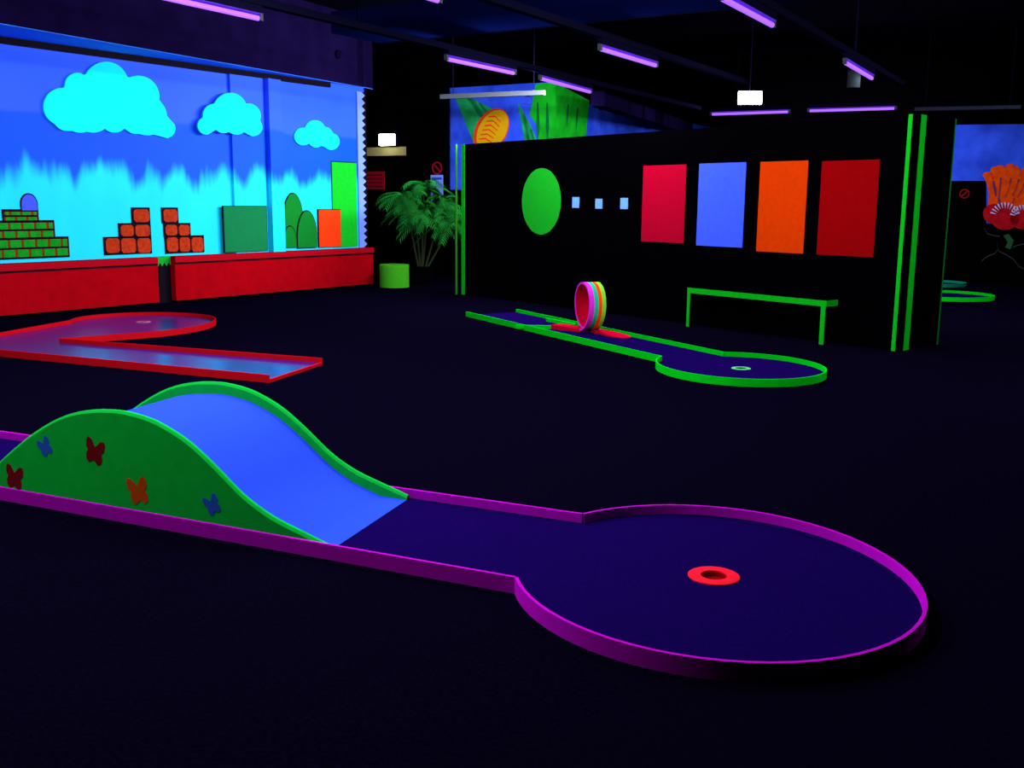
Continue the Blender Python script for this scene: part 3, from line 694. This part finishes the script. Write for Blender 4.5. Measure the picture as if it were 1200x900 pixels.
# --- two lanes behind the partition on the right
def far_lane(cx, cy, rx, m, label):
    c = gp(cx, cy, RZ); R = (gp(cx + rx, cy, RZ) - c).length; t = thing('golf_lane', Vector((c.x, c.y, 0)), label, 'golf lane')
    d = -V; pts = [Vector((c.x, c.y, 0)) + V * (R * math.cos(a)) + U * (R * math.sin(a)) for a in [-2.2 + 4.4 * k / 40 for k in range(41)]]
    st, en_ = pts[0] - V * 1.6, pts[-1] - V * 1.6
    MB().wallpath(pts, RTH, 0, RZ).build('round_rail', m, t, True); MB().wallpath([st, pts[0]], RTH, 0, RZ).build('rail', m, t); MB().wallpath([pts[-1], en_], RTH, 0, RZ).build('rail', m, t)
    carpet_mesh([st] + pts + [en_], CZ, None, 0.05, CARPET, t)
far_lane(1108, 344, 50, GREEN, 'green railed golf lane end just beyond the partition')
far_lane(1096, 330, 32, mat('teal_rail', (0.004, 0.25, 0.12)), 'teal railed golf lane end deeper behind the partition')

# ------------------------------------------------------------------ drum stool and palm
q0 = gp(460.5, 337.5); rD = (gp(478, 337) - gp(443, 337)).length / 2
dc = q0 + Vector((0, rD * 0.9, 0)); st = thing('drum_stool', Vector((dc.x, dc.y, 0)), 'low round lime green drum stool near the palm', 'stool')
LG = mat('stool_green', (0.05, 0.42, 0.012))
MB().tube([dc, dc + Z * 0.34], rD, 40).build('drum', LG, st, True)
MB().tube([dc + Z * 0.34, dc + Z * 0.375, dc + Z * 0.385], [rD * 1.0, rD * 1.0, rD * 0.97], 40).build('cushion', LG, st, True)
pc = gp(494, 333.5); pc = Vector((pc.x, pc.y, 0))
palm = thing('potted_palm', pc, 'bushy dark green potted palm beside the black partition', 'plant')
MB().tube([pc, pc + Z * 0.30, pc + Z * 0.32], [0.17, 0.22, 0.22], 20).build('pot', BLACK, palm, True)
random.seed(11)
LEAF = mat('palm_leaf', (0.012, 0.20, 0.02), 0.85, 0.0, 0.5, 3.0)
crowns = []
for dx, hh in ((-0.28, 1.5), (0.05, 1.68), (0.38, 1.42), (0.52, 1.1), (0.1, 1.15), (-0.1, 1.3)):
    top = pc + Vector((dx, random.uniform(-.1, .1), hh)); crowns.append(top)
    MB().tube([pc + Vector((dx * .15, 0, .25)), pc + Vector((dx * .6, 0, hh * .6)), top], [0.02, 0.017, 0.012], 7).build('stem', mat('palm_stem', (0.02, 0.03, 0.01)), palm, True)
for top in crowns:
    for k in range(24):
        a = random.uniform(0, 2 * math.pi); el = random.uniform(0.0, 1.1); L = random.uniform(0.45, 0.72)
        d = Vector((math.cos(a) * math.cos(el), math.sin(a) * math.cos(el), math.sin(el))); mb = MB(); pts = []
        for i in range(9):
            f = i / 8; pts.append(top + d * (L * f) - Z * (0.42 * L * f * f * 1.6))
        mb.tube(pts, [0.006 * (1 - 0.8 * i / 8) for i in range(9)], 4)
        for i in range(2, 9):
            t_ = (pts[i] - pts[i - 1]).normalized(); sd = t_.cross(Z).normalized()
            for sg in (-1, 1):
                for sub in (0, 0.5):
                    b = pts[i - 1].lerp(pts[i], sub); ln = 0.20 * (1.05 - abs(i / 8 - 0.45)) * random.uniform(.8, 1.1)
                    e = b + (sd * sg * 0.75 + t_ * 0.65).normalized() * ln - Z * 0.05; w_ = t_ * 0.010
                    mb.add([b - w_, b + w_, (b + e) / 2 + w_ + Z * .012, e, (b + e) / 2 - w_ + Z * .012], [(0, 1, 2, 4), (4, 2, 3)])
        mb.build('frond', LEAF, palm)

# ------------------------------------------------------------------ ceiling: tracks, tubes, beam, lamps
TZ = 3.12
def area(name, loc, length, axis, normal, watt, parent, base):
    l = bpy.data.lights.new(name, 'AREA'); l.shape = 'RECTANGLE'; l.size = length; l.size_y = 0.03; l.energy = watt; l.color = LAMP_COLOR
    o = bpy.data.objects.new(name, l); C.objects.link(o); z = -Vector(normal).normalized(); x = Vector(axis).normalized(); y = z.cross(x)
    mx = Matrix((x, y, z)).transposed().to_4x4(); mx.translation = Vector(loc) - Vector(base); o.parent = parent; o.matrix_local = mx; return o
def uv_tube(p, q, label, watt=1.0):
    p, q = Vector((p.x, p.y, TZ)), Vector((q.x, q.y, TZ)); d = (q - p).normalized(); L = (q - p).length; s_ = Vector((d.y, -d.x, 0)); c = (p + q) / 2
    t = thing('ultraviolet_lamp', c, label, 'lamp', 'ultraviolet tube lamps under the ceiling')
    MB().box(c + Z * 0.078, (L / 2, 0.035, 0.035), d, s_).build('housing', DGREY, t)
    MB().box(c + Z * 0.040, (L / 2 - .01, 0.032, 0.004), d, s_).build('reflector', REFL, t)
    MB().tube([p + d * 0.03, q - d * 0.03], 0.024, 12).build('tube', TUBE, t, True)
    for e in (p, q): MB().box(e + Z * 0.015, (0.018, 0.022, 0.035), d, s_).build('end_cap', WHITEM, t)
    for sg in (-1, 1): area('tube_light', c + s_ * sg * 0.045 - Z * 0.012, L * 0.95, d, s_ * sg * 0.8 - Z * 0.6, LAMP_WATT * watt, t, c)
    return t
ga = lambda x, y: gp(x, y, TZ)
def row_dir(p, q): v = q - p; v.z = 0; return v.normalized()
rowA = row_dir(ga(305, 22), ga(692, 108)); rowB = row_dir(ga(515, 1), ga(769, 77)); rowC = row_dir(ga(906, 30), ga(1022, 92))
A1 = ga(305, 22); uv_tube(A1 - rowA * 1.5, A1, 'violet tube lamp crossing the top edge above the bulkhead', 1.65)
uv_tube(ga(523, 69), ga(603, 86), 'violet tube lamp left of the hanging white batten', 1.8)
uv_tube(ga(633, 92), ga(692, 108), 'violet tube lamp above the jellyfish wall corner', 6.5)
B0 = ga(515, 1); uv_tube(B0 - rowB * 1.5, B0, 'violet tube lamp whose tip shows at the top edge')
uv_tube(ga(703, 57), ga(769, 77), 'violet tube lamp on the track ending at the bright exit lamp')
C1 = ga(906, 30); uv_tube(C1 - rowC * 1.5, C1, 'violet tube lamp at the top edge on the rightmost track')
uv_tube(ga(990, 73), ga(1022, 92), 'short-looking violet tube lamp above the cylinder spotlight')
TZ = 3.2
uv_tube(gp(833, 134, TZ), gp(925, 131, TZ), 'left of the two violet tube lamps over the partition')
uv_tube(gp(947, 130, TZ), gp(1050, 127, TZ), 'right of the two violet tube lamps over the partition')
TZ = 3.12
# lamps of the same rows outside the picture
for p, d, ks, nm in ((A1, rowA, (2.6, 5.4), 'bulkhead track'), (B0, rowB, (2.6, 5.4), 'middle track'), (C1, rowC, (3.6, 6.4), 'rightmost track')):
    for i, k in enumerate(ks):
        e = p - d * k; uv_tube(e - d * 1.5, e, ('first' if i == 0 else 'second') + ' violet tube lamp out of view on the ' + nm, 1.4 if d is rowC else 1.0)
E1 = Vector((5.9, 7.6, 0))
uv_tube(E1 - U * 1.5, E1, 'violet tube lamp out of view right of the partition', 2.0); uv_tube(E1 + U * 4.4, E1 + U * 5.9, 'violet tube lamp out of view toward the painted reef', 3.0)
def track(p, q, label):
    d = (q - p).normalized(); s_ = Vector((d.y, -d.x, 0)); c = (p + q) / 2; c.z = TZ + 0.15; L = (q - p).length
    t = thing('lighting_track', c, label, 'track', 'lighting tracks under the ceiling')
    MB().box(c, (L / 2, 0.045, 0.035), d, s_).build('rail', DGREY, t)
    n = int(L / 3)
    for k in range(n + 1):
        x = c + d * (-L / 2 + 0.3 + k * (L - .6) / max(1, n)); MB().tube([x, Vector((x.x, x.y, 4.5))], 0.006, 6).build('hanger', BLACK, t)
tend = lambda p, d, q: p + d * (q - p).dot(d)
track(A1 - rowA * 9, tend(A1, rowA, ga(768, 138)), 'long lighting track nearest the mural wall')
track(B0 - rowB * 9, tend(B0, rowB, ga(866, 108)), 'middle lighting track ending at the bright exit lamp')
track(E1 - U * 3, E1 + U * 6.3, 'lighting track out of view right of the partition')
track(C1 - rowC * 10, tend(C1, rowC, ga(1056, 110)), 'rightmost lighting track over the partition')
# cross beam
BZ = 3.45
x0, x1 = gp(452, 50, BZ), gp(905, 5, BZ); xd = (x1 - x0).normalized(); xs = Vector((xd.y, -xd.x, 0)); xs = xs if xs.dot(-x0) > 0 else -xs
bm_ = thing('cross_beam', x0, 'dark beam crossing the ceiling between the lighting tracks', 'beam')
xe = x1 + xd * 5; xb = x0 - xd * 0.1
lo = [xb, xe, xe + xs * 1.0, xb + xs * 1.0]
lo = [xb - xs * 0.02, xe - xs * 0.02, xe + xs * 0.9, xb + xs * 0.9]
MB().hexa(lo, [p + Z * 0.25 for p in lo]).build('beam_body', mat('beam_blue_grey', (0.0010, 0.0035, 0.038)), bm_)
MB().hexa([p - Z * 0.01 for p in (xb, xe, xe + xs * .012, xb + xs * .012)], [p for p in (xb, xe, xe + xs * .012, xb + xs * .012)]).build('beam_edge', DGREY, bm_)
# hanging white batten in front of the jellyfish
h0, h1 = gp(517, 113.5, 3.1), gp(638, 108.5, 3.1); hd = (h1 - h0).normalized(); hs = Vector((hd.y, -hd.x, 0))
ht_ = thing('hanging_batten', (h0 + h1) / 2, 'unlit white batten hanging in front of the jellyfish wall', 'lamp')
MB().box((h0 + h1) / 2, ((h1 - h0).length / 2, 0.04, 0.035), hd, hs).build('housing', WHITEM, ht_)
for f in (0.12, 0.9): x = h0.lerp(h1, f); MB().tube([x, Vector((x.x, x.y, 4.5))], 0.006, 6).build('hanger', DGREY, ht_)
xc = h0.lerp(h1, 0.82); MB().tube([xc + Vector((0.12 * math.sin(t * .9), 0, -0.05 - 0.035 * t + 0.03 * math.sin(t * 2))) for t in np.linspace(0, 6, 22)], 0.006, 5).build('cable', DGREY, ht_)
# unlit batten over the right side
h0, h1 = gp(1072, 128, 3.15), gp(1196, 125.5, 3.15); hd = (h1 - h0).normalized(); hs = Vector((hd.y, -hd.x, 0))
ht_ = thing('ceiling_batten', (h0 + h1) / 2, 'unlit grey batten right of the partition top', 'lamp')
MB().box((h0 + h1) / 2, ((h1 - h0).length / 2, 0.04, 0.03), hd, hs).build('housing', mat('batten_grey', (0.04, 0.045, 0.08)), ht_)
for f in (0.1, 0.9): x = h0.lerp(h1, f); MB().tube([x, Vector((x.x, x.y, 4.5))], 0.008, 6).build('hanger', DGREY, ht_)
# exit lamp at the end of the middle track
e0, e1 = gp(864, 115, 3.12), gp(893, 115, 3.12); ec = (e0 + e1) / 2; ed = (e1 - e0).normalized(); es = Vector((ed.y, -ed.x, 0)); es = es if es.dot(-ec) > 0 else -es
t = thing('exit_lamp', ec, 'glowing white exit lamp box at the end of the middle track', 'lamp'); ew = (e1 - e0).length / 2; eh = 0.11
MB().box(ec, (ew, 0.03, eh), ed, es).build('housing', DGREY, t)
MB().box(ec + es * 0.045, (ew - .008, 0.02, eh - .008), ed, es).build('diffuser', LIT, t, bevel=0.012)
MB().tube([ec + Z * eh, Vector((ec.x, ec.y, 4.5))], 0.01, 6).build('hanger', DGREY, t)
# cylinder spotlight
sc_ = gp(1000, 103, 3.0); t = thing('cylinder_spotlight', sc_, 'dark cylinder spotlight hanging above the partition', 'lamp')
MB().tube([sc_, sc_ + Z * 0.22, sc_ + Z * 0.24], [0.085, 0.085, 0.06], 20).build('body', mat('spot_grey', (0.004, 0.006, 0.006)), t, True)
MB().tube([sc_ + Z * 0.24, Vector((sc_.x, sc_.y, 4.5))], 0.012, 8).build('stem', DGREY, t)
MB().tube([sc_ - Z * 0.004, sc_ + Z * 0.004], 0.07, 20).build('lens', BLACK, t)
for o in bpy.data.objects:
    if '_o' in o: del o['_o']
